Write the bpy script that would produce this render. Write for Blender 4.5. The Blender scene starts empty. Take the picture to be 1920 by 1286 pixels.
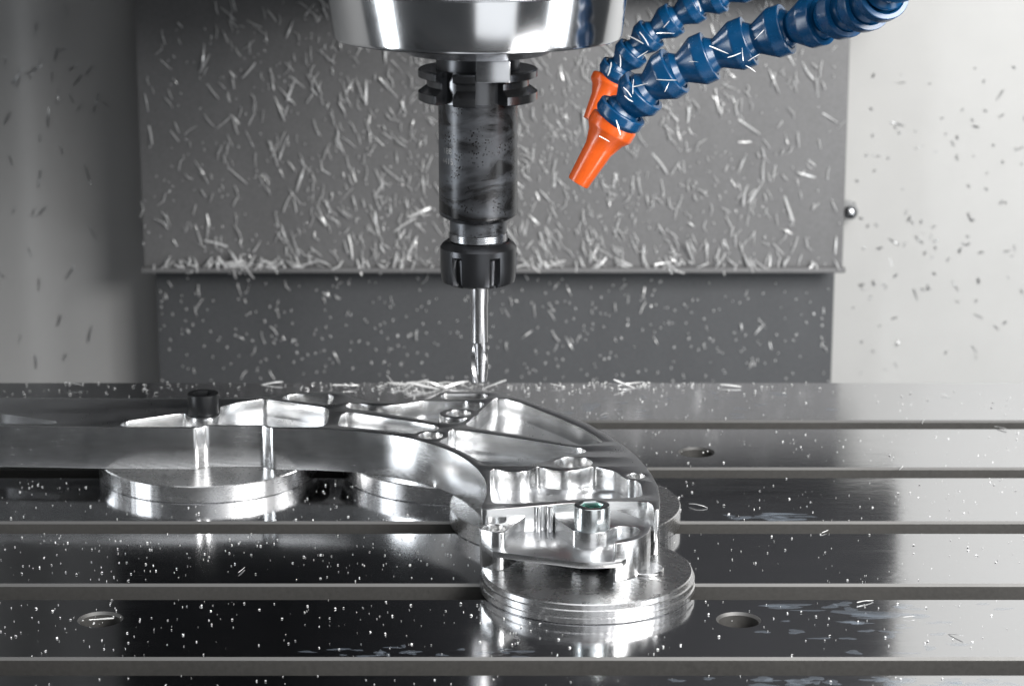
import bpy, bmesh, math, random
from mathutils import Vector, Matrix
R = math.radians
scene = bpy.context.scene
COL = scene.collection
random.seed(11)

# ------------------------------------------------------------------ camera
F = 4500.0; PITCH = R(14.0); CH = 0.410          # focal length in px (1920 wide), pitch, height above the table
cam = bpy.data.cameras.new("camera"); camo = bpy.data.objects.new("camera", cam); COL.objects.link(camo)
camo.location = (0, 0, CH); camo.rotation_euler = (R(90) - PITCH, 0, 0)
cam.sensor_width = 36.0; cam.sensor_fit = 'HORIZONTAL'; cam.lens = 36.0 * F / 1920.0
cam.clip_start = 0.02; cam.clip_end = 20
cam.dof.use_dof = True; cam.dof.focus_distance = 1.21; cam.dof.aperture_fstop = 17.0
scene.camera = camo

# ------------------------------------------------------------------ world and lamps
world = bpy.data.worlds.new("World"); scene.world = world; world.use_nodes = True
bg = world.node_tree.nodes['Background']; bg.inputs[0].default_value = (0.90, 0.95, 1.0, 1); bg.inputs[1].default_value = 0.05
def area(name, loc, target, sx, sy, power, col=(1, 1, 1), spread=180):
    l = bpy.data.lights.new(name, 'AREA'); l.shape = 'RECTANGLE'; l.size = sx; l.size_y = sy
    l.energy = power; l.color = col; l.spread = R(spread)
    o = bpy.data.objects.new(name, l); COL.objects.link(o); o.location = loc
    o.rotation_euler = (Vector(target) - Vector(loc)).to_track_quat('-Z', 'Y').to_euler()
    return o
area("key_lamp", (0.82, 0.50, 0.70), (0.15, 1.9, 0.05), 0.66, 0.60, 29, (1, 0.985, 0.96))
area("top_lamp", (0.15, 0.55, 1.25), (0.02, 1.10, 0.0), 1.7, 1.0, 5.0, (0.97, 0.985, 1.0), 130)
area("front_lamp", (0.40, -0.30, -0.05), (0.0, 1.3, -0.02), 0.9, 1.3, 4.0, (0.96, 0.98, 1.0))
area("low_side_fill", (1.05, 0.80, -0.12), (-0.35, 1.9, 0.1), 0.40, 0.9, 5.2, (0.95, 0.98, 1.0))  # unseen fill added to brighten the left wall and the spindle nose
area("side_strip_lamp", (-0.86, 1.0, 0.0), (0.0, 1.26, 0.1), 0.18, 1.0, 1.4, (0.93, 0.97, 1.0), 80)

scene.view_settings.view_transform = 'Standard'; scene.view_settings.look = 'None'
scene.view_settings.exposure = 0.0; scene.view_settings.gamma = 1.0
scene.view_settings.use_curve_mapping = False
scene.cycles.use_denoising = True
scene.cycles.max_bounces = 10; scene.cycles.glossy_bounces = 8
scene.cycles.caustics_reflective = False; scene.cycles.caustics_refractive = False
scene.cycles.sample_clamp_indirect = 6.0

# ------------------------------------------------------------------ measuring
_fwd = Vector((0, math.cos(PITCH), -math.sin(PITCH))); _up = Vector((0, math.sin(PITCH), math.cos(PITCH)))
def ray(px, py): return _fwd + Vector((1, 0, 0)) * ((px - 960) / F) - _up * ((py - 643) / F)
def on_z(px, py, z):
    d = ray(px, py); return Vector((0, 0, CH)) + d * ((z - CH) / d.z)
def on_y(px, py, Y):
    d = ray(px, py); return Vector((0, 0, CH)) + d * (Y / d.y)
def at_depth(px, py, dep): return Vector((0, 0, CH)) + ray(px, py) * dep
MM = 0.001

# ------------------------------------------------------------------ materials
MATS = {}
def newmat(name):
    m = bpy.data.materials.new(name); m.use_nodes = True
    MATS[name] = m
    return m, m.node_tree.nodes, m.node_tree.links, m.node_tree.nodes['Principled BSDF']
def coords(n, l, scale=(1, 1, 1), out='Object', rot=(0, 0, 0)):
    tc = n.new('ShaderNodeTexCoord'); mp = n.new('ShaderNodeMapping')
    mp.inputs['Scale'].default_value = scale; mp.inputs['Rotation'].default_value = rot
    if out == 'World':
        g = n.new('ShaderNodeNewGeometry'); l.new(g.outputs['Position'], mp.inputs['Vector'])
    else:
        l.new(tc.outputs[out], mp.inputs['Vector'])
    return mp.outputs[0]
def noise(n, l, vec, scale, detail=3, rough=0.55):
    t = n.new('ShaderNodeTexNoise'); t.inputs['Scale'].default_value = scale
    t.inputs['Detail'].default_value = detail; t.inputs['Roughness'].default_value = rough
    l.new(vec, t.inputs['Vector']); return t.outputs['Fac']
def ramp(n, l, fac, stops, interp='LINEAR'):
    r = n.new('ShaderNodeValToRGB'); r.color_ramp.interpolation = interp
    e = r.color_ramp.elements
    while len(e) < len(stops): e.new(0.5)
    for i, (p, c) in enumerate(stops):
        e[i].position = p; e[i].color = (c, c, c, 1) if not hasattr(c, '__len__') else (*c, 1)
    l.new(fac, r.inputs[0]); return r.outputs[0]
def mathn(n, l, op, a, b):
    m = n.new('ShaderNodeMath'); m.operation = op
    for i, v in enumerate((a, b)):
        if isinstance(v, (int, float)): m.inputs[i].default_value = v
        else: l.new(v, m.inputs[i])
    return m.outputs[0]
def bump(n, l, p, h, dist, strength=1.0, prev=None):
    b = n.new('ShaderNodeBump'); b.inputs['Distance'].default_value = dist; b.inputs['Strength'].default_value = strength
    l.new(h, b.inputs['Height'])
    if prev is not None: l.new(prev, b.inputs['Normal'])
    if p is not None: l.new(b.outputs[0], p.inputs['Normal'])
    return b.outputs[0]

def metal(name, col, rough, rvar=0.06, streak=(1, 1, 1), sscale=600, sdist=2e-5, metallic=1.0, space='World', arcs=False, coat=0.0):
    m, n, l, p = newmat(name)
    p.inputs['Base Color'].default_value = (*col, 1); p.inputs['Metallic'].default_value = metallic
    if coat: p.inputs['Coat Weight'].default_value = coat; p.inputs['Coat Roughness'].default_value = 0.05
    v = coords(n, l, streak, space)
    f = noise(n, l, v, sscale, 3, 0.6)
    big = noise(n, l, coords(n, l, (1, 1, 1), space), 55, 4, 0.6)
    rr = mathn(n, l, 'ADD', mathn(n, l, 'MULTIPLY', f, rvar), mathn(n, l, 'MULTIPLY', big, rvar * 1.4))
    l.new(mathn(n, l, 'ADD', rr, rough - rvar), p.inputs['Roughness'])
    nb = bump(n, l, p, f, sdist)
    if arcs:   # mill passes on flat faces
        w = n.new('ShaderNodeTexWave'); w.wave_type = 'RINGS'; w.rings_direction = 'Z'
        w.inputs['Scale'].default_value = 90; w.inputs['Distortion'].default_value = 1.2; w.inputs['Detail Scale'].default_value = 1.0
        mp = n.new('ShaderNodeMapping'); mp.inputs['Location'].default_value = (0.12, -1.0, 0)
        g = n.new('ShaderNodeNewGeometry'); l.new(g.outputs['Position'], mp.inputs['Vector']); l.new(mp.outputs[0], w.inputs['Vector'])
        bump(n, l, p, w.outputs['Fac'], 5e-5, 0.6, nb)
    return m

ALU = metal("milled_aluminium", (0.70, 0.705, 0.71), 0.21, 0.12, (1, 1, 16), 120, 8e-6)
ALU_DISC = metal("turned_aluminium", (0.72, 0.72, 0.725), 0.25, 0.10, (1, 1, 10), 220, 5e-6, arcs=True)
ZINC = metal("zinc_plated_steel", (0.72, 0.76, 0.77), 0.20, 0.08, (1, 1, 1), 900, 5e-6)
ZINC_HEX = metal("green_zinc_plating", (0.42, 0.58, 0.55), 0.18, 0.06)
BLACK = metal("black_oxide_steel", (0.018, 0.019, 0.021), 0.34, 0.1, (1, 1, 1), 1500, 2e-5, metallic=0.4)
CHROME = metal("polished_steel", (0.78, 0.79, 0.81), 0.13, 0.05, (1, 1, 20), 300, 6e-7)
STEEL = metal("ground_steel", (0.55, 0.56, 0.58), 0.22, 0.06, (1, 1, 10), 300, 1.5e-6)
DARKSTEEL = metal("dark_hardened_steel", (0.055, 0.057, 0.062), 0.28, 0.08, (1, 1, 6), 500, 2e-6, metallic=0.85)
CARBIDE = metal("carbide", (0.55, 0.55, 0.56), 0.27, 0.05, (1, 1, 10), 400, 6e-7)
CHIP = metal("bright_chip", (0.97, 0.975, 0.98), 0.30, 0.08, (1, 1, 1), 700, 2e-5, metallic=0.25)
CHIP_SHADED = metal('shaded_chip', (0.42, 0.43, 0.44), 0.4, 0.1, (1, 1, 1), 700, 2e-5, metallic=0.9)  # same aluminium as the bright chips, dark reflection put into the colour
ALU_TOP = metal("face_milled_aluminium", (0.86, 0.872, 0.895), 0.28, 0.10, (14, 1, 1), 90, 8e-6, arcs=True)

def m_table():
    m, n, l, p = newmat("wet_ground_table_steel")
    p.inputs['Base Color'].default_value = (0.66, 0.665, 0.68, 1); p.inputs['Metallic'].default_value = 1.0
    g = n.new('ShaderNodeNewGeometry')
    grind = noise(n, l, coords(n, l, (3, 260, 260), 'World'), 6, 3, 0.6)
    film = noise(n, l, coords(n, l, (1, 2.2, 1), 'World'), 14, 4, 0.6)
    fr = ramp(n, l, film, [(0.36, 0.12), (0.60, 1.0)])
    sep = n.new('ShaderNodeSeparateXYZ'); l.new(g.outputs['Position'], sep.inputs[0])
    wetx = n.new('ShaderNodeMapRange'); wetx.inputs['From Min'].default_value = 0.05; wetx.inputs['From Max'].default_value = 0.22
    l.new(sep.outputs[0], wetx.inputs['Value'])                   # the coolant film lies on the right of the table
    wet = mathn(n, l, 'MULTIPLY', wetx.outputs[0], fr)
    rip = noise(n, l, coords(n, l, (1, 1.6, 1), 'World'), 130, 2, 0.5)
    b1 = bump(n, l, None, grind, 4e-6, 0.35)
    b2 = n.new('ShaderNodeBump'); b2.inputs['Distance'].default_value = 4.5e-5
    l.new(wet, b2.inputs['Strength']); l.new(rip, b2.inputs['Height']); l.new(b1, b2.inputs['Normal'])
    l.new(b2.outputs[0], p.inputs['Normal'])
    l.new(mathn(n, l, 'ADD', mathn(n, l, 'MULTIPLY', grind, 0.14), mathn(n, l, 'MULTIPLY', film, 0.08)), p.inputs['Roughness'])
    return m
TABLE = m_table()
LIP = metal("ground_lip_steel", (0.20, 0.198, 0.195), 0.55, 0.1, (300, 1, 1), 8, 2e-5)

def m_panel(name, base, spec):
    m, n, l, p = newmat(name)
    f = noise(n, l, coords(n, l, (1, 1, 1), 'World'), 420, 3, 0.7)
    b = noise(n, l, coords(n, l, (1, 1, 0.35), 'World'), 9, 4, 0.6)
    c = ramp(n, l, mathn(n, l, 'ADD', mathn(n, l, 'MULTIPLY', f, 0.5), mathn(n, l, 'MULTIPLY', b, 0.5)),
             [(0.3, tuple(x * 0.78 for x in base)), (0.7, tuple(x * 1.2 for x in base))])
    l.new(c, p.inputs['Base Color']); p.inputs['Metallic'].default_value = spec
    l.new(mathn(n, l, 'ADD', mathn(n, l, 'MULTIPLY', f, 0.2), 0.52), p.inputs['Roughness']); p.inputs['Specular IOR Level'].default_value = 0.2
    bump(n, l, p, f, 4e-5, 0.6)
    return m
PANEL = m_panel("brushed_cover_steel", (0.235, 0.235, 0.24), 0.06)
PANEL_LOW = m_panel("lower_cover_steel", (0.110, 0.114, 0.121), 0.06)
SHADEPANEL = m_panel("shaded_cover_steel", (0.028, 0.029, 0.033), 0.0)  # shade of the machine interior put into the unseen top plate's colour
DARKPANEL = m_panel("dark_cover_steel", (0.06, 0.062, 0.068), 0.3)
SLOT = m_panel("slot_wall_steel", (0.085, 0.083, 0.08), 0.4)
def m_paint(name, col, rough=0.45):
    m, n, l, p = newmat(name)
    f = noise(n, l, coords(n, l, (1, 1, 1), 'World'), 12, 5, 0.65)
    l.new(ramp(n, l, f, [(0.3, tuple(x * 0.94 for x in col)), (0.7, col)]), p.inputs['Base Color'])
    p.inputs['Roughness'].default_value = rough
    f2 = noise(n, l, coords(n, l, (1, 1, 1), 'World'), 300, 2); bump(n, l, p, f2, 3e-5, 0.5)
    return m
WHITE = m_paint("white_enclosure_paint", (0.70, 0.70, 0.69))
SHADED_WHITE = m_paint("shaded_enclosure_paint", (0.43, 0.43, 0.43))  # same paint as the right wall, shade on the left put into the colour
def m_plastic(name, col, rough=0.25):
    m, n, l, p = newmat(name)
    f = noise(n, l, coords(n, l, (1, 1, 1), 'Object'), 160, 3, 0.6)
    l.new(ramp(n, l, f, [(0.3, tuple(x * 0.85 for x in col)), (0.7, col)]), p.inputs['Base Color'])
    l.new(mathn(n, l, 'ADD', mathn(n, l, 'MULTIPLY', f, 0.16), rough - 0.08), p.inputs['Roughness'])
    p.inputs['Subsurface Weight'].default_value = 0.08; p.inputs['Subsurface Radius'].default_value = (0.002, 0.002, 0.002)
    bump(n, l, p, f, 4e-5, 0.5)
    return m
BLUE = m_plastic("blue_acetal", (0.003, 0.066, 0.18), 0.26)
ORANGE = m_plastic("orange_acetal", (0.86, 0.13, 0.018))
def m_body():
    m, n, l, p = newmat("oily_holder_steel")
    v = coords(n, l, (1, 1, 1), 'Object')
    dr = n.new('ShaderNodeTexNoise'); dr.inputs['Scale'].default_value = 26; dr.inputs['Detail'].default_value = 5; dr.inputs['Distortion'].default_value = 1.6
    l.new(coords(n, l, (1, 1, 2.6), 'Object', (0, 0.35, 0)), dr.inputs['Vector'])
    vo = n.new('ShaderNodeTexVoronoi'); vo.inputs['Scale'].default_value = 620; vo.feature = 'F1'
    l.new(v, vo.inputs['Vector'])
    spot_mask = noise(n, l, v, 60, 2)
    spots = mathn(n, l, 'MULTIPLY', ramp(n, l, vo.outputs['Distance'], [(0.28, 1.0), (0.36, 0.0)]), ramp(n, l, spot_mask, [(0.46, 0.0), (0.56, 1.0)]))
    oil = ramp(n, l, dr.outputs['Fac'], [(0.40, 0.0), (0.60, 1.0)])
    dark = mathn(n, l, 'MAXIMUM', spots, oil)
    mx = n.new('ShaderNodeMix'); mx.data_type = 'RGBA'; mx.inputs[6].default_value = (0.085, 0.09, 0.10, 1); mx.inputs[7].default_value = (0.020, 0.020, 0.021, 1)
    l.new(dark, mx.inputs[0]); l.new(mx.outputs[2], p.inputs['Base Color'])
    p.inputs['Metallic'].default_value = 0.6
    l.new(ramp(n, l, dark, [(0, 0.38), (1, 0.24)]), p.inputs['Roughness'])
    bump(n, l, p, dark, 6e-5, 0.6)
    return m
BODY = m_body()
def m_milky():
    m, n, l, p = newmat("milky_coolant")
    p.inputs['Base Color'].default_value = (0.42, 0.49, 0.58, 1); p.inputs['Roughness'].default_value = 0.06
    p.inputs['IOR'].default_value = 1.34; p.inputs['Alpha'].default_value = 0.14
    f = noise(n, l, coords(n, l, (1, 1, 1), 'World'), 200, 2); bump(n, l, p, f, 1e-4, 0.4)
    return m
MILKY = m_milky()
def m_drop():
    m, n, l, p = newmat("clear_coolant")
    p.inputs['Base Color'].default_value = (0.95, 0.97, 1, 1); p.inputs['Roughness'].default_value = 0.02
    p.inputs['Transmission Weight'].default_value = 1.0; p.inputs['IOR'].default_value = 1.34
    f = noise(n, l, coords(n, l, (1, 1, 1), 'World'), 300, 2); bump(n, l, p, f, 1e-5, 0.3)
    return m
DROP = m_drop()
ETCH = metal("laser_etching", (0.19, 0.19, 0.19), 0.5)

# ------------------------------------------------------------------ mesh helpers
def smooth(me, ang=35):
    for p in me.polygons: p.use_smooth = True
    me.set_sharp_from_angle(angle=R(ang))
def link(name, me, mat, parent=None, label=None, cat=None, group=None, kind=None, loc=None):
    if mat is not None and not me.materials: me.materials.append(mat)
    o = bpy.data.objects.new(name, me); COL.objects.link(o)
    if parent is not None: o.parent = parent
    if loc is not None: o.location = loc
    tag(o, label, cat, group, kind); return o
def tag(o, label=None, cat=None, group=None, kind=None):
    for k, v in (('label', label), ('category', cat), ('group', group), ('kind', kind)):
        if v: o[k] = v
    return o
def empty(name, loc, label, cat, group=None):
    o = bpy.data.objects.new(name, None); COL.objects.link(o); o.location = loc; o.empty_display_size = 0.01
    return tag(o, label, cat, group)
def mesh_of(bm, name, ang=35, recalc=True):
    if recalc: bmesh.ops.recalc_face_normals(bm, faces=bm.faces)
    me = bpy.data.meshes.new(name); bm.to_mesh(me); bm.free(); smooth(me, ang); return me

def slab_mesh(name, loops, z0, z1, bev=0.0003, ang=32, res=1):
    """solid plate with holes: loops of (x, y); the first is the outline"""
    cu = bpy.data.curves.new(name, 'CURVE'); cu.dimensions = '2D'; cu.fill_mode = 'BOTH'
    cu.extrude = max((z1 - z0) / 2 - bev, 1e-6); cu.bevel_depth = bev; cu.bevel_resolution = res; cu.offset = -bev
    for lp in loops:
        s = cu.splines.new('POLY'); s.points.add(len(lp) - 1)
        for i, q in enumerate(lp): s.points[i].co = (q[0], q[1], 0, 1)
        s.use_cyclic_u = True
    ob = bpy.data.objects.new(name, cu); COL.objects.link(ob)
    dg = bpy.context.evaluated_depsgraph_get()
    me = bpy.data.meshes.new_from_object(ob.evaluated_get(dg))
    bpy.data.objects.remove(ob); bpy.data.curves.remove(cu)
    bm = bmesh.new(); bm.from_mesh(me); bpy.data.meshes.remove(me)
    bmesh.ops.remove_doubles(bm, verts=bm.verts, dist=2e-6)
    bmesh.ops.translate(bm, verts=bm.verts, vec=(0, 0, (z0 + z1) / 2))
    return mesh_of(bm, name, ang)
def fillet(pts, rad, seg=4):
    out = []; n = len(pts)
    for i in range(n):
        a = Vector(pts[i - 1]).to_2d(); b = Vector(pts[i]).to_2d(); c = Vector(pts[(i + 1) % n]).to_2d()
        la = (a - b).length; lc = (c - b).length
        t = min(rad, 0.48 * la, 0.48 * lc)
        p0 = b + (a - b).normalized() * t; p2 = b + (c - b).normalized() * t
        for k in range(seg + 1):
            u = k / seg; out.append(((1 - u) ** 2) * p0 + 2 * u * (1 - u) * b + u * u * p2)
    res = [out[0]]
    for q in out[1:]:
        if (q - res[-1]).length > 2e-5: res.append(q)
    return res
def circ(x, y, r, n=40, a0=0): return [Vector((x + r * math.cos(a0 + 2 * math.pi * i / n), y + r * math.sin(a0 + 2 * math.pi * i / n))) for i in range(n)]
def plan(pix, z): return [on_z(x, y, z).to_2d() for x, y in pix]

def lathe_mesh(name, prof, n=64, ang=35, rfun=None, angs=None, close=True):
    bm = bmesh.new(); rows = []
    if angs is None: angs = [2 * math.pi * i / n for i in range(n)]
    for k, (r, z) in enumerate(prof):
        row = []
        for a in angs:
            rr = rfun(a, r, z, k) if rfun else r
            row.append(bm.verts.new((rr * math.cos(a), rr * math.sin(a), z)))
        rows.append(row)
    m = len(angs)
    for k in range(len(prof) - 1):
        for i in range(m):
            try: bm.faces.new((rows[k][i], rows[k][(i + 1) % m], rows[k + 1][(i + 1) % m], rows[k + 1][i]))
            except ValueError: pass
    if close:
        bm.faces.new(rows[0]); bm.faces.new(rows[-1])
    return mesh_of(bm, name, ang)
def box_mesh(name, sx, sy, sz, bev=0.0005, seg=2):
    bm = bmesh.new(); bmesh.ops.create_cube(bm, size=1)
    for v in bm.verts: v.co = (v.co.x * sx, v.co.y * sy, v.co.z * sz)
    if bev: bmesh.ops.bevel(bm, geom=bm.edges[:], offset=bev, segments=seg, affect='EDGES', profile=0.5)
    return mesh_of(bm, name)
def box(name, x0, x1, y0, y1, z0, z1, mat, parent=None, bev=0.0005, **kw):
    o = link(name, box_mesh(name, x1 - x0, y1 - y0, z1 - z0, bev), mat, parent, **kw)
    o.location = ((x0 + x1) / 2, (y0 + y1) / 2, (z0 + z1) / 2); return o

# ------------------------------------------------------------------ machine table
TX = 0.47
def yline(py): return on_z(960, py, 0).y
lips = [717, 788.5, 877, 978, 1095, 1233]                     # front lips of the bars; the first is the back edge of the table
rears = [None] + [803.5, 895, 999, 1122.5, 1264]
holes = [(188, 1160.5, 42), (1385, 1161.5, 42), (1306, 847.5, 34)]
bed = box("machine_table", -TX, TX, 0.78, yline(717) - 0.004, -0.09, -0.034, SLOT, None, 0.001, kind='structure',
          label="wet ground steel machine table with T slots")
edges_y = []
yb = yline(717)
for k in range(1, 6): edges_y.append((yline(lips[k]), yb)); yb = yline(rears[k])
edges_y.append((yb - 0.0825, yb))
edges_y.append((yb - 0.0825 - 0.105, yb - 0.105))
for (y0, y1) in edges_y:
    loops = [[Vector((-TX, y0)), Vector((TX, y0)), Vector((TX, y1)), Vector((-TX, y1))]]
    for hx, hy, hr in holes:
        c = on_z(hx, hy, 0)
        if y0 < c.y < y1: loops.append(circ(c.x, c.y, hr / F * (c - Vector((0, 0, CH))).dot(_fwd) - 0.0012, 48))
    me = slab_mesh("table_bar", loops, -0.0335, 0.0, 0.0013, 30, 0)
    me.materials.append(TABLE); me.materials.append(SLOT); me.materials.append(LIP)
    for p in me.polygons:
        if abs(p.normal.z) < 0.5: p.material_index = 1
        elif abs(p.normal.z) < 0.9: p.material_index = 2
    o = bpy.data.objects.new("table_bar", me); COL.objects.link(o); o.parent = bed; o.matrix_parent_inverse = Matrix.Translation(-bed.location)

# ------------------------------------------------------------------ enclosure walls and cover
YP = 2.05
def X_at(px, Y, py=300): return on_y(px, py, Y).x
wall = [(0.10, YP + .05), (1.25, YP + .05)]
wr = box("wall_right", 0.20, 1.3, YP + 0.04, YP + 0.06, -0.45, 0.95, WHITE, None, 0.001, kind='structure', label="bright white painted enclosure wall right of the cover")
# left wall: flat sheet with a rounded bend towards the camera
bm = bmesh.new(); xs = X_at(92, YP); prof = [(-0.15, YP + .05)]
rb = 0.055; a45 = R(52)
for i in range(9):
    a = a45 * i / 8; prof.append((xs - rb * math.sin(a), YP + .05 - rb * (1 - math.cos(a))))
prof.append((prof[-1][0] - math.cos(a45) * 0.9, prof[-1][1] - math.sin(a45) * 0.9))
WPROF = list(prof)
ring_ = prof + [(x + 0.0015, y + 0.006) for x, y in reversed(prof)]
lo = [bm.verts.new((x, y, -0.45)) for x, y in ring_]; hi = [bm.verts.new((x, y, 0.95)) for x, y in ring_]
for i in range(len(ring_)): bm.faces.new((lo[i], lo[(i + 1) % len(ring_)], hi[(i + 1) % len(ring_)], hi[i]))
link("wall_left", mesh_of(bm, "wall_left", 40), SHADED_WHITE, None, kind='structure', label="shaded grey enclosure wall bending towards the left")

cover = empty("way_cover", (0, YP, -0.4), "grey steel telescopic cover plates speckled with chips behind the table", "cover")
def cov(name, x0, x1, y0, y1, z0, z1, mat, bev=0.0012):
    o = box(name, x0, x1, y0, y1, z0, z1, mat, cover, bev); o.matrix_parent_inverse = Matrix.Translation(-cover.location); return o
zl = on_y(900, 500, YP - 0.03).z
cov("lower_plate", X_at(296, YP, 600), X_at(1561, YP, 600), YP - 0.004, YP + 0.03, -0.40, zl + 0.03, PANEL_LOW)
cov("upper_plate", X_at(262, YP - .03, 250), X_at(1587, YP - .03, 250), YP - 0.034, YP - 0.008, zl, 0.232, PANEL)
cov("plate_lip", X_at(264, YP - .04, 500), X_at(1586, YP - .04, 500), YP - 0.0405, YP - 0.0345, zl - 0.0035, zl + 0.001, PANEL)
cov("unseen_top_shade_plate", -0.340, 0.330, YP - 0.100, YP - 0.036, 0.211, 0.90, SHADEPANEL)  # out of view, deepened forwards to shade the top of the upper plate
b = on_y(1592, 398, YP + 0.02)
dome = lathe_mesh("dome_screw", [(0.0001, 0.006), (0.003, 0.0056), (0.0055, 0.004), (0.0068, 0.0015), (0.007, 0), (0.007, -0.05)], 28)
o = link("dome_screw", dome, STEEL, None, loc=b + Vector((0.001, 0, 0))); o.rotation_euler = (R(90), 0, 0)
tag(o, "small round domed screw at the right edge of the cover plate", "screw")

# ------------------------------------------------------------------ spindle, tool holder, end mill
AX = 896; T = at_depth(AX, 157, 1.265)
def zt(py): return on_y(AX, py, T.y).z
pm = 1.265 / F                                                 # metres per px at the spindle axis
sp = empty("spindle", (T.x, T.y, zt(70)), "polished steel spindle nose above the tool holder", "spindle")
def part(name, me, mat, parent, loc=(0, 0, 0)):
    o = link(name, me, mat, parent); o.location = loc; return o
Z0 = zt(70)
nose = lathe_mesh("nose", [(0.030, 0.0), (0.0738, 0.0), (0.0752, 0.0007), (0.0758, 0.0022), (0.0789, zt(-24) - Z0), (0.0797, zt(-24) - Z0 + .0006),
                           (0.0797, zt(-27) - Z0), (0.0812, zt(-29) - Z0), (0.083, zt(-70) - Z0), (0.083, 0.11), (0.03, 0.11)], 128, 20)
part("nose", nose, CHROME, sp)
ring = lathe_mesh("face_ring", [(0.026, -0.0080), (0.0375, -0.0080), (0.0383, -0.0074), (0.0498, -0.0010), (0.0505, 0.0), (0.0505, 0.002), (0.026, 0.002)], 96, 20)
part("face_ring", ring, STEEL, sp)
kx0, kx1 = (894 - AX) * pm, (957 - AX) * pm
part("drive_key", box_mesh("drive_key", kx1 - kx0, 0.010, 0.0115, 0.0006), STEEL, sp, ((kx0 + kx1) / 2, -0.0265, -0.0080 - 0.0062))
part("head_housing", box_mesh("head_housing", 0.34, 0.30, 0.40, 0.01), DARKPANEL, sp, (0, 0.02, 0.11 + 0.2005))
part("head_shadow_block", box_mesh("head_shadow_block", 0.34, 0.18, 0.50, 0.004), DARKPANEL, sp, (0, 0.2605, 0.268 - Z0 + 0.25))  # unseen block, added and sized to cast the shadow on the cover plates

hz = zt(187)
th = empty("tool_holder", (T.x, T.y, hz), "dark oily steel tool holder with collet nut in the spindle", "tool holder")
def zz(py): return zt(py) - hz
n0, n1 = R(-90) + math.asin(-3 / 112), R(-90) + math.asin(56 / 112)
g0, g1 = R(-90) + math.asin(-76 / 112), R(-90) + math.asin(-45 / 112)
angs = set(2 * math.pi * i / 96 for i in range(96))
for a in (n0, n1, g0, g1):
    a %= 2 * math.pi; angs |= {a - 0.002, a + 0.002}
angs = sorted(angs)
def inr(a, lo, hi): lo %= 2 * math.pi; hi %= 2 * math.pi; return lo < a < hi
RF = 112 * pm; RB = 74.5 * pm
def frf(a, r, z, k):
    if inr(a, n0, n1): return min(r, RB * 1.02)
    if inr(a, g0, g1): return min(r, RB * 1.12)
    return r
FLANGE = metal("bright_flange_steel", (0.11, 0.113, 0.12), 0.2, 0.08, (1, 1, 8), 400, 2e-6, metallic=0.9)
flange = lathe_mesh("flange", [(RB * .9, zz(187)), (RF - .001, zz(187)), (RF, zz(184.5)), (RF, zz(170)), (RF - .0045, zz(158.5)), (RF - .0045, zz(148)), (RF, zz(142)), (RF, zz(130)),
                               (RF - .0008, zz(127)), (RB * .95, zz(127))], ang=25, rfun=frf, angs=angs)
part("flange", flange, FLANGE, th)
taper = lathe_mesh("taper", [(0.0222, zz(127)), (0.0215, zz(80)), (0.02, zz(40))], 48); part("taper", taper, DARKSTEEL, th)
body = lathe_mesh("body", [(54.5 * pm, zz(412)), (56 * pm, zz(411)), (73.5 * pm, zz(401)), (RB, zz(398)), (RB, zz(187))], 96, 30); part("body", body, BODY, th)
neck = lathe_mesh("neck", [(51 * pm, zz(455)), (54 * pm, zz(452)), (54 * pm, zz(412)), (50 * pm, zz(411))], 72); part("neck", neck, BODY, th)
tp = []
for i in range(5):
    zt_ = zz(450 - i * 3.2); tp += [(54.2 * pm, zt_), (55.6 * pm, zt_ + 1.3 * pm), (54.2 * pm, zt_ + 2.6 * pm)]
part("thread", lathe_mesh("thread", tp, 72, 10, close=False), STEEL, th)
RN = 73 * pm
def nrf(a, r, z, k):
    d = min(abs(((a - (R(-90) + R(-33) + R(60) * j)) + math.pi) % (2 * math.pi) - math.pi) for j in range(6))
    if k in (2, 3, 4, 5, 6) and d < 0.135:
        t = 1 - (d / 0.135) ** 4
        return r - t * {2: .0035, 3: .0035, 4: .0035, 5: .0028, 6: .0}[k]
    return r
nangs = sorted(set([2 * math.pi * i / 144 for i in range(144)]))
nut = lathe_mesh("collet_nut", [(30 * pm, zz(530)), (62 * pm, zz(529)), (70 * pm, zz(525)), (RN - .0004, zz(518)), (RN, zz(500)), (RN, zz(478)), (RN, zz(472)), (RN, zz(462)),
                                (RN - .0012, zz(456)), (60 * pm, zz(450)), (57 * pm, zz(451)), (54 * pm, zz(456))], ang=30, rfun=nrf, angs=nangs)
part("collet_nut", nut, DARKSTEEL, th)
for i, (s, zy) in enumerate((("188", 281), ("4415", 300))):
    cu = bpy.data.curves.new("etched_number", 'FONT'); cu.body = s; cu.size = 0.0046; cu.extrude = 0.00003; cu.align_x = 'CENTER'
    to = bpy.data.objects.new("etched_number", cu); COL.objects.link(to)
    dg = bpy.context.evaluated_depsgraph_get(); me = bpy.data.meshes.new_from_object(to.evaluated_get(dg)); bpy.data.objects.remove(to)
    a0 = math.asin(-57 / 74.5)
    for v in me.vertices:                                     # wrap the numerals round the cylinder
        a = a0 + v.co.x / RB; rr = RB + 0.00004 + v.co.z
        v.co = Vector((rr * math.sin(a), -rr * math.cos(a), v.co.y))
    part("etched_number", me, ETCH, th, (0, 0, zz(zy)))

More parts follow.
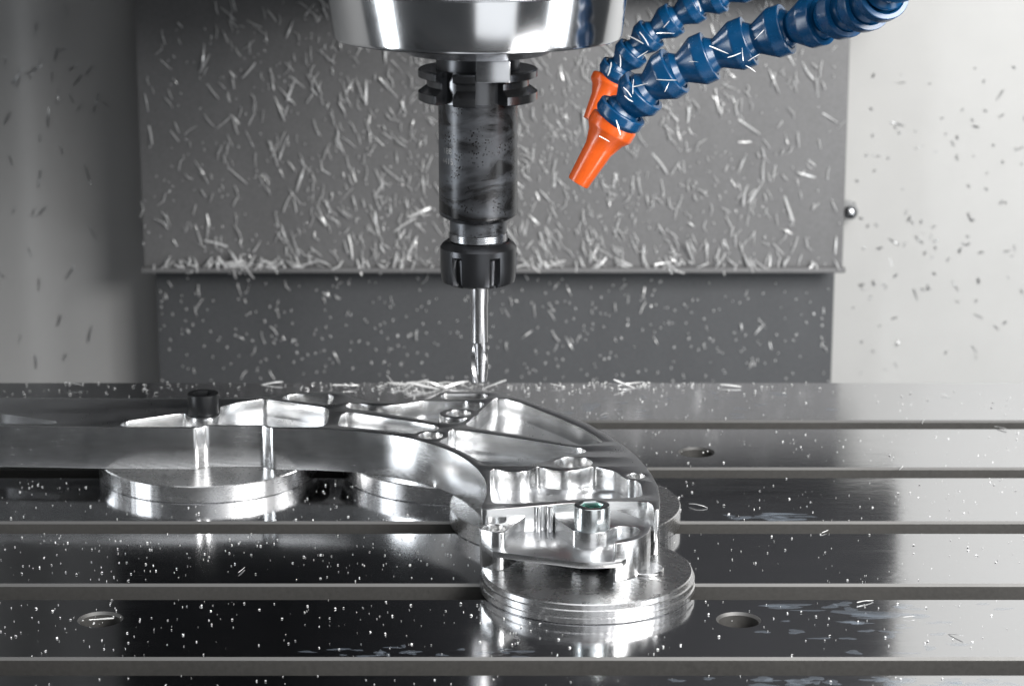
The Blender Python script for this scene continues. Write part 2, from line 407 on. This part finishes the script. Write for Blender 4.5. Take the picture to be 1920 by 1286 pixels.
RC = 17 * pm
mill = empty("end_mill", (T.x + 1.5 * pm, T.y, zt(714)), "slim bright fluted end mill clamped in the collet nut", "end mill")
ez = zt(714)
part("shank", lathe_mesh("shank", [(RC * .95, zt(640) - ez), (RC * .95, zt(569) - ez), (RC, zt(567) - ez), (RC, zt(522) - ez)], 40), CARBIDE, mill)
bm = bmesh.new(); rows = []; NS = 60; NA = 54; L = zt(622) - ez
for k in range(NS + 1):
    z = L * k / NS; row = []; depth = min(1.0, (L - z) / (0.22 * L))
    for i in range(NA):
        a = 2 * math.pi * i / NA; ph = (a * 2) % (2 * math.pi) / (2 * math.pi)
        cut = 0.0 if ph < 0.16 else (1.0 - (ph - 0.16) / 0.84) ** 0.75
        r = RC * .95 * (1 - 0.50 * cut * depth); aa = a - z / L * 2.5 + 0.6
        row.append(bm.verts.new((r * math.cos(aa), r * math.sin(aa), z)))
    rows.append(row)
for k in range(NS):
    for i in range(NA): bm.faces.new((rows[k][i], rows[k][(i + 1) % NA], rows[k + 1][(i + 1) % NA], rows[k + 1][i]))
bm.faces.new(rows[0]); bm.faces.new(rows[-1])
part("flutes", mesh_of(bm, "flutes", 28), CARBIDE, mill)

# ------------------------------------------------------------------ coolant hoses
jp = [(6, -4.5), (8.3, -3), (9.9, -.5), (9.9, 1.5), (8.8, 3.2), (8.1, 4.2), (8.2, 5.2), (12.7, 12.6), (13.1, 13.4), (13.2, 14.2), (13.2, 19.3), (12.9, 19.8), (10.8, 19.9), (9.9, 19.0), (9.4, 14.0), (6.0, 13.0)]
JM = lathe_mesh("joint", [(r * MM, z * MM) for r, z in jp], 40, 30); JM.materials.append(BLUE)
npf = [(4.6, -26), (5.6, -26.3), (6.0, -25.6), (7.6, -8), (10.2, -1.5), (12.4, 1.0), (12.9, 2.0), (12.9, 6.2), (12.3, 7.0), (10.6, 7.1), (9.9, 6.0), (9.5, 1), (6.5, -3), (4.4, -15)]
NM = lathe_mesh("nozzle", [(r * MM, z * MM) for r, z in npf], 40, 30); NM.materials.append(ORANGE)
def hose(label, pts, scale, tip, nscale=1.0):
    W = [at_depth(*q) for q in pts]; root = empty("coolant_hose", W[-1], label, "hose", "jointed coolant hoses")
    def put(name, me, loc, d, s):
        o = bpy.data.objects.new(name, me); COL.objects.link(o); o.parent = root
        o.matrix_parent_inverse = Matrix.Translation(-root.location)
        o.location = loc; o.rotation_euler = Vector(d).to_track_quat('Z', 'Y').to_euler(); o.scale = (s[0], s[0], s[1])
    tipw = at_depth(*tip); d0 = (W[0] - tipw)
    put("nozzle", NM, W[0], d0, (scale * nscale, d0.length / 0.0262))
    for i in range(len(W) - 1):
        d = W[i + 1] - W[i]
        put("joint", JM, W[i], d, (scale, d.length / 0.0185))
    return root
hose("blue jointed coolant hose in front, pointing an orange nozzle at the cutter",
     [(1139, 252, 1.235), (1167, 209, 1.23), (1205, 172, 1.224), (1262, 135, 1.217), (1327, 107, 1.212), (1400, 79, 1.206), (1470, 56, 1.198), (1536, 38, 1.184), (1585, 22, 1.165), (1626, 8, 1.145), (1656, -12, 1.128), (1678, -46, 1.116), (1690, -92, 1.108)],
     0.985, (1084, 343, 1.24))
hose("blue jointed coolant hose behind, its orange nozzle partly hidden by the front hose",
     [(1136, 163, 1.37), (1158, 128, 1.365), (1186, 97, 1.36), (1220, 64, 1.355), (1263, 36, 1.35), (1306, 10, 1.345), (1350, -8, 1.34), (1400, -30, 1.335)],
     0.745, (1108, 226, 1.37), 1.05)

# ------------------------------------------------------------------ riser discs
DZ = 0.010
def disc(cx, px_r, front_py, label, thick=DZ, mat=ALU_DISC, steps=False):
    fp = on_z(cx, front_py, 0.0)
    if isinstance(px_r, tuple):                               # radius through a rim point
        q = on_z(*px_r, thick) - fp; r = (q.x ** 2 + q.y ** 2) / (2 * q.y); pass
    else: r = px_r / F * ((fp - Vector((0, 0, CH))).dot(_fwd) + px_r / F)
    c = Vector((fp.x, fp.y + r, 0.0)); z = thick
    if steps: pr = [(r - .004, 0.00005), (r - .0006, 0.0001), (r, .0006), (r, .0030), (r - .0009, .0034), (r - .0009, .0042), (r - .0002, .0046), (r - .0002, .0068), (r - .0011, .0071), (r - .0013, z - .0005), (r - .0019, z), (r - .03, z)]
    else: pr = [(r - .004, 0.00005), (r - .0004, 0.0001), (r, .0005), (r, z - .0005), (r - .0005, z), (r - .03, z)]
    o = link("riser_disc", lathe_mesh("riser_disc", pr, 128, 25), mat, None, loc=c)
    return tag(o, label, "disc", "aluminium riser discs under the bracket"), c, r
disc(366, (203, 884), 944.5, "aluminium riser disc under the black bolt at left")
disc(856, (692, 893), 947, "partly hidden aluminium riser disc under the middle of the curved wall")
disc(1064, 218, 1046, "large plain aluminium riser disc just behind the stepped front one")
fd, FC, FR = disc(1107.5, 202.5, 1172, "front aluminium riser disc with stepped edge under the silver bolt", steps=True)

# ------------------------------------------------------------------ machined bracket
ZT, ZF, ZB, ZL = 0.0345, 0.0240, 0.0101, 0.0298
outline = [(-260, 796), (0, 797.5), (200, 801), (366, 802.5), (375, 800.5), (386, 798), (440, 798), (490, 797.5), (500, 799.5), (510, 802.5), (545, 803), (607, 804.5), (662, 807), (725, 814), (775, 823), (812, 833),
           (840, 843), (862, 854), (880, 866), (896, 880), (906, 893), (912, 908), (912, 928), (905, 944), (899, 956), (945, 952.5), (992, 949), (1074, 942), (1144, 939), (1203, 939.5), (1219, 942), (1224, 948), (1226, 955.5),
           (1237, 954.5), (1237.5, 935), (1233, 910), (1222, 889), (1206, 868), (1190, 851), (1168, 834), (1132, 811), (1100, 792.5), (1062, 776.5), (1020, 762), (980, 748.5), (950, 739.5), (928, 735), (902, 733.5), (840, 733.5), (826, 736),
           (806, 747), (787, 750), (762, 753), (725, 756), (695, 754), (670, 748), (654, 741), (642, 734.5), (625, 732.5), (575, 735), (532, 740.5), (484, 745.5), (325, 746), (100, 745.5), (-260, 745)]
pH = [(225, 797), (231, 791), (325, 777), (338, 775.5), (346, 775), (350, 780), (362, 784.5), (380, 786), (398, 784.5), (410, 780), (414, 772), (413, 762), (440, 756), (492, 748.5), (500, 748.5), (613, 765), (617, 770), (614, 790), (607, 798.5), (582, 800.5),
      (508, 800), (497, 795.8), (440, 796), (387, 796), (373, 799.5), (234, 800)]
pI = [(529, 746), (535, 741), (564, 738), (620, 739), (626, 744), (621, 756), (612, 757), (557, 751.5), (535, 749)]
pD = [(647, 760), (654, 755.5), (670, 756), (697, 760), (719, 761), (750, 758.5), (787, 752.5), (799, 751.5), (870, 751.5), (878, 753), (902, 754), (909, 757), (868, 790), (858, 793), (821, 791), (800, 787), (777, 783), (737, 777), (690, 769), (656, 765.5)]
pE = [(824, 743), (831, 738), (900, 737.5), (916, 740), (908, 747.5), (835, 748)]
pF = [(634, 795), (639, 779), (646, 773.5), (659, 773), (725, 783.5), (775, 790.5), (819, 798.5), (824, 802), (818, 806), (786, 808), (778, 813), (725, 806.5), (662, 800.5), (637, 798)]
pB = [(823, 827), (828, 823.5), (842, 818), (840, 809), (848, 804.5), (868, 806.5), (930, 815.5), (1020, 829.5), (1085, 839.5), (1097, 842.5), (1100, 847), (1082, 851), (1048, 856), (1024, 862), (1010, 868), (991, 872), (960, 872), (908, 871), (893, 860), (873, 849), (855, 840.5), (837, 833)]
pC = [(872, 796), (925, 748.5), (931, 746), (952, 748.5), (980, 756), (1020, 772.5), (1048, 783.5), (1093, 803.5), (1124, 822), (1131, 829), (1110, 832), (1088, 834), (1048, 826), (990, 817), (936, 809), (893, 802)]
pA = [(919, 882), (926, 878.5), (944, 882.5), (962, 884.5), (976, 884.5), (991, 882), (1001, 877), (1009, 874), (1016, 877), (1030, 880), (1054, 883), (1066, 883), (1085, 880), (1106, 875), (1116, 874.5), (1132, 879), (1157, 884.5), (1165, 892.5), (1177, 899), (1194, 901), (1201, 907), (1204, 920), (1204, 928), (1194, 931),
      (1163, 933.5), (1100, 934), (1038, 938.5), (960, 943.5), (932, 944), (922, 940), (919.5, 925)]
pJ = [(-260, 778), (0, 775.5), (105, 788.5), (108, 793), (95, 795.5), (-260, 796 - 5)]
def hole(px, py, rx, z=None):
    c = on_z(px, py, ZT); r = rx / F * (c - Vector((0, 0, CH))).dot(_fwd); return (c.x, c.y, r)
hG, hA, hB, hD = hole(807.5, 816, 23), hole(1193, 891.5, 17), hole(1075, 866.5, 36), hole(860, 774, 23)
br = empty("machined_bracket", on_z(700, 840, 0.0101), "large curved milled aluminium bracket with pockets and thin ribs", "bracket")
inv = Matrix.Translation(-br.location)
def bpart(name, me, mat=ALU):
    o = link(name, me, mat, br); o.matrix_parent_inverse = inv
    me.materials.append(ALU_TOP)
    for p in me.polygons:
        if p.normal.z > 0.9: p.material_index = 1
    return o
loops = [fillet(plan(outline, ZT), 0.006)]
for pk in (pH, pI, pE, pF, pB, pC, pA, pJ): loops.append(fillet(plan(pk, ZT), 0.0035))
loops.append(fillet(plan(pD, ZT), 0.0035))
for h in (hG, hA, hB): loops.append(circ(*h, 48))
bpart("body", slab_mesh("body", loops, ZB, ZT, 0.00035))
# boss inside the rear pocket
bc = hole(861, 774, 37)
bpart("boss", slab_mesh("boss", [circ(*bc, 56), circ(*hD, 48)], ZF - 0.002, ZT - 0.00012, 0.0005))
def inset(pix, z, d):
    P = plan(pix, z); n = len(P); out = []; ar = sum(P[i - 1].x * P[i].y - P[i].x * P[i - 1].y for i in range(n)); s = 1 if ar > 0 else -1
    for i in range(n):
        t = (P[(i + 1) % n] - P[i - 1]).normalized(); out.append(P[i] + Vector((-t.y, t.x)) * d * s)
    return out
wl = [inset(outline, ZT, 0.0012)] + [circ(h[0], h[1], h[2] + 0.0006, 40) for h in (hG, hA, hB)]
bpart("web", slab_mesh("web", wl, ZF - 0.003, ZF, 0.0001))

# clamping lug at the end, with its own thin web
def z6(x, y): return (880 + x / 8, 920 + y / 8)
def z7(x, y): return (1060 + x / 7.111, 920 + y / 7.111)
arm = [z6(150, 566), z6(350, 622), z6(450, 634), z6(525, 622), z6(560, 598), z6(835, 385), z6(835, 300), z6(560, 330), z6(548, 445), z6(520, 478), z6(440, 487), z6(300, 488), z6(200, 505), z6(160, 535)]
clamp = [z6(1285, 405), z6(1420, 490), z6(1560, 595), z7(150, 538), z7(240, 556), z7(350, 562), z7(460, 556), z7(560, 533), z7(640, 485), z7(750, 466), z7(880, 468), z7(960, 488), z7(1000, 520), z7(965, 570), z7(850, 620), z7(690, 652),
         z7(645, 668), z7(638, 690), z7(660, 702), z7(720, 696), z7(850, 672), z7(1000, 628), z7(1100, 565), z7(1145, 485), z7(1112, 420), z7(1000, 365), z7(830, 300), z7(700, 262), z7(610, 225), z6(1560, 260), z6(1285, 300)]
ah = on_z(*z6(375, 552), ZL); ahr = 21 / F * (ah - Vector((0, 0, CH))).dot(_fwd)
bpart("lug_arm", slab_mesh("lug_arm", [fillet(plan(arm, ZL), 0.002), circ(ah.x, ah.y, ahr, 40)], ZB, ZL, 0.00045))
bp_ = on_z(1110, 990, ZL)
bpart("lug_hook", slab_mesh("lug_hook", [fillet(plan(clamp, ZL), 0.0025)], ZB + 0.0035, ZL, 0.00045))
hookleg = [z7(560, 533), z7(645, 668), z7(638, 690), z7(660, 702), z7(720, 696), z7(850, 672), z7(1000, 628), z7(1100, 565), z7(1140, 485), z7(1000, 515), z7(965, 570), z7(850, 620), z7(690, 652)]
bpart("hook_leg", slab_mesh("hook_leg", [fillet(plan(hookleg[1:], ZL), 0.0015)], ZB, ZL - 0.004, 0.0003))
ZW = 0.0212
wfl = [z6(350, 905), z6(1650, 1072), z7(420, 955), z7(660, 942), z7(760, 930)]
floor = plan(wfl, ZW) + [on_z(*z7(1080, 520), ZL).to_2d(), on_z(1205, 952, ZL).to_2d(), on_z(1074, 944, ZT).to_2d() + Vector((0, .003)), on_z(910, 958, ZT).to_2d() + Vector((0, .003)), on_z(905, 990, ZL).to_2d()]
bpart("lug_web", slab_mesh("lug_web", [floor], ZW - 0.0031, ZW, 0.0002))
wc = [on_z(*z6(985, 235), ZT).to_2d(), on_z(*z6(1240, 215), ZT).to_2d()]
for cpx, rr in ((1035, 30), (1210, 34)):                        # vertical scallops on the end wall
    c = on_z(*z6(cpx, 235), ZT); r = rr / 8 / F * 1.2
    bpart("scallop", slab_mesh("scallop", [circ(c.x, c.y + 0.4 * r, r * 1.6, 32)], ZW - 0.001, ZT - 0.0004, 0.0003))
fp = on_z(1209, 1072, 0.0101)
bpart("foot_pad", lathe_mesh("foot_pad", [(0.002, 0), (0.0092, 0.0), (0.0096, .0004), (0.0096, .0012), (0.0091, .0016), (0.002, .0016)], 56)).location = (fp.x, fp.y + 0.002, 0.01006)

# ------------------------------------------------------------------ bolts
def bolt(name, top_px, ztop, mat, hexmat, label, group, shank_to):
    c = on_z(*top_px, ztop); root = empty(name, (c.x, c.y, ztop - 0.012), label, "bolt", group)
    h = slab_mesh("head", [circ(0, 0, 0.009, 64), circ(0, 0, 0.0058, 6, R(8))], 0.0, 0.012, 0.0005, 25, 2)
    hd = link("head", h, mat, root)
    link("socket_floor", lathe_mesh("socket_floor", [(0.0062, 0.0004), (0.0062, 0.0055), (0.001, 0.0052)], 6, 20), hexmat, hd)
    link("socket_wall", slab_mesh("socket_wall", [circ(0, 0, 0.0062, 6, R(8)), circ(0, 0, 0.00555, 6, R(8))], 0.0054, 0.0114, 0.0001), hexmat, hd)
    link("shank", lathe_mesh("shank", [(0.0059, shank_to - ztop + 0.012), (0.006, shank_to - ztop + 0.0125), (0.006, 0.0002)], 32), mat, root)
    return root, c
sb, sc_ = bolt("socket_bolt", (1110, 945.5), ZL + 0.0122, ZINC, ZINC_HEX, "silver socket head bolt holding the bracket end on the front disc", "socket head clamping bolts", 0.009)
bolt("socket_bolt", (380.5, 736.5), ZT + 0.0122, BLACK, BLACK, "black socket head bolt standing in the left pocket", "socket head clamping bolts", 0.009)
link("spacer_washer", lathe_mesh("spacer_washer", [(0.004, 0), (0.0088, 0), (0.0094, .0005), (0.0094, .0022), (0.0088, .0027), (0.004, .0027)], 48), BLACK, None, loc=(sc_.x, sc_.y, 0.01005),
     label="black washer under the lug below the silver bolt", cat="washer")
bpart("lug_boss", lathe_mesh("lug_boss", [(0.004, 0.0), (0.0095, 0.0), (0.0099, .0004), (0.0099, .0085), (0.004, .0085)], 56)).location = (sc_.x, sc_.y, 0.01285)

# ------------------------------------------------------------------ chips
def chip_mesh(i, L, w, bend, twist):
    bm = bmesh.new(); n = 5; rows = []; kink = random.choice((0, 0, random.uniform(-.5, .5)))
    for k in range(n + 1):
        u = k / n - 0.5; x = L * u; zc = L * bend * (0.25 - u * u) * 0.8; yc = L * kink * max(0, u) * .5; t = twist * u
        ww = w * (1 - (0.45 if abs(u) > .45 else 0.0)) * random.uniform(.85, 1.1); row = []
        for (sx, sy) in ((-1, .12), (1, .22), (1, -.12), (-1, -.2)):
            yy = sx * ww * 0.5; z2 = sy * ww
            row.append(bm.verts.new((x, yc + yy * math.cos(t) - z2 * math.sin(t), zc + yy * math.sin(t) + z2 * math.cos(t))))
        rows.append(row)
    for k in range(n):
        for j in range(4): bm.faces.new((rows[k][j], rows[k][(j + 1) % 4], rows[k + 1][(j + 1) % 4], rows[k + 1][j]))
    bm.faces.new(rows[0]); bm.faces.new(rows[-1])
    me = mesh_of(bm, "metal_chip", 50); me.materials.append(CHIP); return me
CH_M = [chip_mesh(i, 1.0, random.uniform(.055, .10), random.uniform(0.0, .3), random.uniform(-2.2, 2.2)) for i in range(14)]
CH_SHADED = [m_.copy() for m_ in CH_M[:8]]
for m_ in CH_SHADED: m_.materials[0] = CHIP_SHADED
def chip(loc, normal, ang, L, label, group, tilt=0.15, pool=None):
    me = random.choice(pool or CH_M); o = bpy.data.objects.new("metal_chip", me); COL.objects.link(o)
    nrm = Vector(normal); base = nrm.to_track_quat('Z', 'Y').to_matrix()
    rot = base @ Matrix.Rotation(ang, 3, 'Z') @ Matrix.Rotation(random.gauss(0, tilt), 3, 'Y') @ Matrix.Rotation(random.uniform(-.9, .9), 3, 'X')
    wscale = random.uniform(0.75, 1.2)
    o.matrix_world = Matrix.Translation(loc) @ rot.to_4x4() @ Matrix.Diagonal((L, L * wscale, L * wscale, 1))
    tag(o, label, "chip", group); return o
def vol_scatter(name, items, label, mat, cat="chips"):
    """one object of many small slivers: (loc, normal, angle, length, width)"""
    verts = []; faces = []
    for loc, nrm, ang, L, w in items:
        base = Vector(nrm).to_track_quat('Z', 'Y').to_matrix() @ Matrix.Rotation(ang, 3, 'Z') @ Matrix.Rotation(random.gauss(0, .3), 3, 'Y') @ Matrix.Rotation(random.uniform(-1, 1), 3, 'X')
        k = len(verts); b = random.uniform(0, .3) * L
        kk = random.gauss(0, .08) * L; h = w * .45
        for x_, y_, z_, f_ in ((-L / 2, 0, 0, .6), (0, kk * .3, b, 1.0), (L / 2, kk, 0, .6)):
            for sy, sz in ((-.5, 0), (.5, .15), (.4, .55), (-.35, .5)): verts.append(Vector(loc) + base @ Vector((x_, y_ + sy * w * f_, z_ + sz * w * f_)))
        for a_ in (0, 4):
            for c_ in range(4): faces.append((k + a_ + c_, k + a_ + (c_ + 1) % 4, k + a_ + 4 + (c_ + 1) % 4, k + a_ + 4 + c_))
        faces += [(k + 3, k + 2, k + 1, k), (k + 8, k + 9, k + 10, k + 11)]
    me = bpy.data.meshes.new(name); me.from_pydata([tuple(v) for v in verts], [], faces); me.update()
    return link(name, me, mat, None, label=label, cat=cat, kind='stuff')
YU = YP - 0.0345
def lean(): return R(90) + random.choice((random.gauss(0.28, .22), random.gauss(-0.32, .3), random.gauss(0.6, .3)))
def panel_px():
    while True:
        x = random.uniform(262, 1580); y = random.uniform(-5, 497)
        w = 0.30 + 0.70 * math.exp(-((x - 960) / 430) ** 2) * (0.35 + y / 480)
        if x < 300 or x > 1500: w *= 0.5
        if random.random() < w: return x, y
def zone(x, y):
    if x < 560: w = "shaded upper left part of the cover plate" if y < 270 else "lower left part of the upper cover plate"
    elif x < 815: w = "upper cover plate just left of the tool holder" if y > 150 else "upper cover plate behind the left of the spindle"
    elif x < 1130: w = "upper cover plate just right of the tool holder"
    elif y < 280: w = "upper cover plate behind and below the blue hoses"
    else: w = "lower right part of the upper cover plate"
    return "bright aluminium sliver on the " + w, "chips on the " + w
small = []
for i in range(175):
    x, y = panel_px(); p = on_y(x, y, YU - 0.0012)
    chip(p, (0, -1, 0), lean(), random.uniform(0.010, 0.025), *zone(x, y))
for i in range(1750):
    x, y = panel_px(); p = on_y(x, y, YU - 0.0008); L = random.choice((random.uniform(.0012, .003), random.uniform(.005, .016)))
    small.append((p, (0, -1, 0), lean(), L, random.uniform(.0006, .0012)))
for i in range(140):                                            # heap along the lip
    x = random.choice((random.uniform(275, 1570), random.gauss(440, 60), random.gauss(1000, 260))); p = on_y(x, random.gauss(497, 4), YU - .004)
    small.append((p, (0, -1, .3), random.uniform(0, 6), random.uniform(.004, .016), random.uniform(.001, .002)))
for i in range(430):
    x = random.uniform(300, 1555); y = random.uniform(520, 715); p = on_y(x, y, YP - 0.0046)
    L = random.uniform(.001, .003) if random.random() < .88 else random.uniform(.004, .012)
    small.append((p, (0, -1, 0), lean(), L, random.uniform(.0008, .0015)))
vol_scatter("chip_dust", small, "fine bright slivers and specks over the grey cover plates", CHIP)
for i in range(12):
    x = random.gauss(440, 40) if i < 7 else random.uniform(600, 1500); p = on_y(x, random.gauss(488, 9), YU - .005)
    chip(p, (0, -1, .2), lean(), random.uniform(.014, .026), "bright aluminium sliver caught on the lip of the cover plate", "chips on the cover lip", .4)
for i in range(16):
    x = random.uniform(320, 1540); p = on_y(x, random.uniform(530, 700), YP - .0052)
    chip(p, (0, -1, 0), lean(), random.uniform(.008, .014), "lone aluminium sliver on the lower grey cover plate", "chips on the lower cover plate")
ws = []
for i in range(85):
    x = random.uniform(1600, 1925); y = random.triangular(60, 712, 450); p = on_y(x, y, YP + .039)
    ws.append((p, (0, -1, 0), random.uniform(0, 6), random.uniform(.0015, .006), random.uniform(.0008, .0016)))
for i in range(70):
    x = random.uniform(-5, 250); y = random.uniform(0, 712); p = on_y(x, y, YP + (.049 if x > 100 else .03))
vol_scatter("wall_specks", ws, "tiny grey slivers on the bright right wall", CHIP_SHADED)
for i in range(26):
    x = random.uniform(1610, 1918); y = random.uniform(120, 700); p = on_y(x, y, YP + .0385)
    chip(p, (0, -1, 0), random.uniform(0, 6), random.uniform(.004, .014), "grey aluminium sliver stuck to the bright right wall", "chips on the right wall", .15, CH_SHADED)
for i in range(40):
    x = random.triangular(-5, 255, 60); y = random.uniform(10, 705)
    Yw = YP + .0495; nrm = (0, -1, 0)
    for _ in range(14):                                       # where the line of sight meets the bent sheet
        X = on_y(x, y, Yw).x
        for (xa, ya), (xb, yb_) in zip(WPROF[:-1], WPROF[1:]):
            if xb <= X <= xa:
                Yw = ya + (yb_ - ya) * (xa - X) / (xa - xb) - 0.0012; nrm = (-(yb_ - ya) / (xb - xa) * -1, -1, 0); break
    q = on_y(x, y, Yw)
    nrm = (abs(nrm[0]), -1, 0)
    chip(q, Vector(nrm).normalized(), R(90) + random.gauss(-.2, .5), random.uniform(.008, .02), "dark aluminium sliver stuck to the shaded left wall", "chips on the left wall", .15, CH_SHADED)

# flecks on the table
flk = []
def on_table(x, y):
    p = on_z(x, y, 0.0002); ok = any(a + .0015 < p.y < b_ - .0015 for a, b_ in edges_y); return p if ok else None
while len(flk) < 1900:
    x = random.uniform(-10, 1930); y = random.choice((random.triangular(718, 1286, 760), random.uniform(718, 1286)))
    if x > 1250 and random.random() < .45: continue
    p = on_table(x, y)
    if p is None: continue
    if (p - FC).length < FR: continue
    s = random.lognormvariate(math.log(.00038), .6); s = min(s, .00085); flk.append((p, (0, 0, 1), random.uniform(0, 6), s * 1.5, s))
for i in range(330):                                          # crust of fine chips along the back edge
    x = random.choice((random.uniform(-10, 1600), random.gauss(790, 45), random.uniform(600, 1300))); p = on_z(x, random.triangular(717.3, 745, 717.5), 0.0004)
    flk.append((p, (0, 0, 1), random.uniform(0, 6), random.uniform(.0006, .003), random.uniform(.0004, .0012)))
vol_scatter("table_flecks", flk, "fine bright aluminium flecks strewn over the wet table", CHIP)
for i in range(22):
    x = random.gauss(775, 25) if i < 9 else (random.gauss(845, 14) if i < 14 else random.uniform(20, 1400)); p = on_z(x, random.uniform(717.8, 724), random.uniform(.001, .003))
    chip(p, (0, -.3, 1), random.gauss(0, .45), random.uniform(.008, .022), "bright aluminium sliver in the heap along the table's back edge", "chips on the table's back edge", .2)
for (x, y, L, a, lab) in ((1309, 948, .011, -.35, "bright chip lying alone right of the riser discs"), (1622, 1127, .010, .5, "pale chip on the slot edge near the front right hole"), (453, 1068, .009, 1.3, "upright bright chip standing alone left of centre on the dark table"),
                          (1133, 776, .006, .6, "small chip beside the bluish coolant drop behind the bracket"), (1731, 790, .007, 1.2, "bright chip on the rearmost slot at right"), (1876, 802, .010, -.9, "dark chip on the rearmost slot near the right edge"), (1690, 877, .007, 1.1, "bright chip on the second slot at right"),
                          (1547, 996, .006, .8, "small bright chip on the third slot at right"), (1792, 1190, .009, -.8, "dark thin chip on the front bar at right"), (1705, 1156, .006, .3, "small chip cluster on the front bar at right"), (190, 1160, .013, .6, "bright chip leaning in the left table hole"), (1773, 741, .007, -.7, "dark chip on the rear bar at right")):
    chip(on_z(x, y, 0.0008), (0, 0, 1), a, L, lab, None, .12)

# coolant puddles and drops
def film(name, spots, label):
    verts = []; faces = []; n = 18
    for px, py, rx, ry in spots:
        c = on_table(px, py)
        if c is None: continue
        ph = [random.uniform(0, 6) for _ in range(3)]; k = len(verts); h = 0.00012 + 0.03 * ry
        verts.append((c.x, c.y, 0.00008 + h))
        for s_, z in ((.6, .8), (.88, .45), (1, 0)):
            for i in range(n):
                a = 2 * math.pi * i / n; q = 1 + .3 * math.sin(2 * a + ph[0]) + .22 * math.sin(3 * a + ph[1]) + .12 * math.sin(5 * a + ph[2])
                verts.append((c.x + rx * s_ * q * math.cos(a), c.y + ry * s_ * q * math.sin(a), 0.00006 + h * z))
        for i in range(n):
            i2 = (i + 1) % n; faces.append((k, k + 1 + i, k + 1 + i2))
            for r_ in (0, 1):
                b = k + 1 + r_ * n; faces.append((b + i, b + n + i, b + n + i2, b + i2))
    me = bpy.data.meshes.new(name); me.from_pydata(verts, [], faces); me.update()
    for p in me.polygons: p.use_smooth = True
    link(name, me, MILKY, None, label=label, cat="coolant", kind='stuff')
sp_ = []
for i in range(26): sp_.append((random.triangular(1290, 1570, 1440), random.gauss(967, 4), random.uniform(.002, .008), random.uniform(.0008, .0022)))
for i in range(34): sp_.append((random.triangular(1400, 1920, 1640), random.uniform(1130, 1225), random.uniform(.002, .008), random.uniform(.0008, .003)))
for i in range(24): sp_.append((random.uniform(560, 1000), random.gauss(1219, 6), random.uniform(.001, .005), random.uniform(.0007, .002)))
for i in range(30): sp_.append((random.uniform(900, 1560), random.uniform(735, 785), random.uniform(.001, .005), random.uniform(.001, .004)))
for i in range(30): sp_.append((random.uniform(1250, 1900), random.uniform(1270, 1284), random.uniform(.002, .006), random.uniform(.001, .003)))
sp_ += [(1105, 762, .0066, .009), (1470, 1135, .014, .003), (1640, 1150, .016, .005)]
film("coolant_film", sp_, "milky bluish coolant smears and droplets on the steel table")

# chips caught on the hoses
for hx, hy, hd, n_ in ((1150, 225, 1.225, 2), (1190, 180, 1.215, 4), (1250, 140, 1.20, 2), (1320, 112, 1.19, 2), (1385, 118, 1.178, 4), (1440, 70, 1.165, 1)):
    for k in range(n_):
        chip(at_depth(hx + random.gauss(0, 16), hy + random.gauss(0, 14), hd - 0.012 + random.uniform(-.002, .002)), (0, -1, .2), random.uniform(0, 6), random.uniform(.005, .012),
             "bright aluminium sliver clinging to the front blue hose", "chips on the front hose", .4)
for k in range(8):
    t = random.random(); chip(at_depth(1150 + 150 * t + random.gauss(0, 10), 130 - 118 * t + random.gauss(0, 10), 1.352 - 0.018 * t), (0, -1, .2), random.uniform(0, 6), random.uniform(.006, .012),
         "bright aluminium sliver clinging to the rear blue hose", "chips on the rear hose", .4)
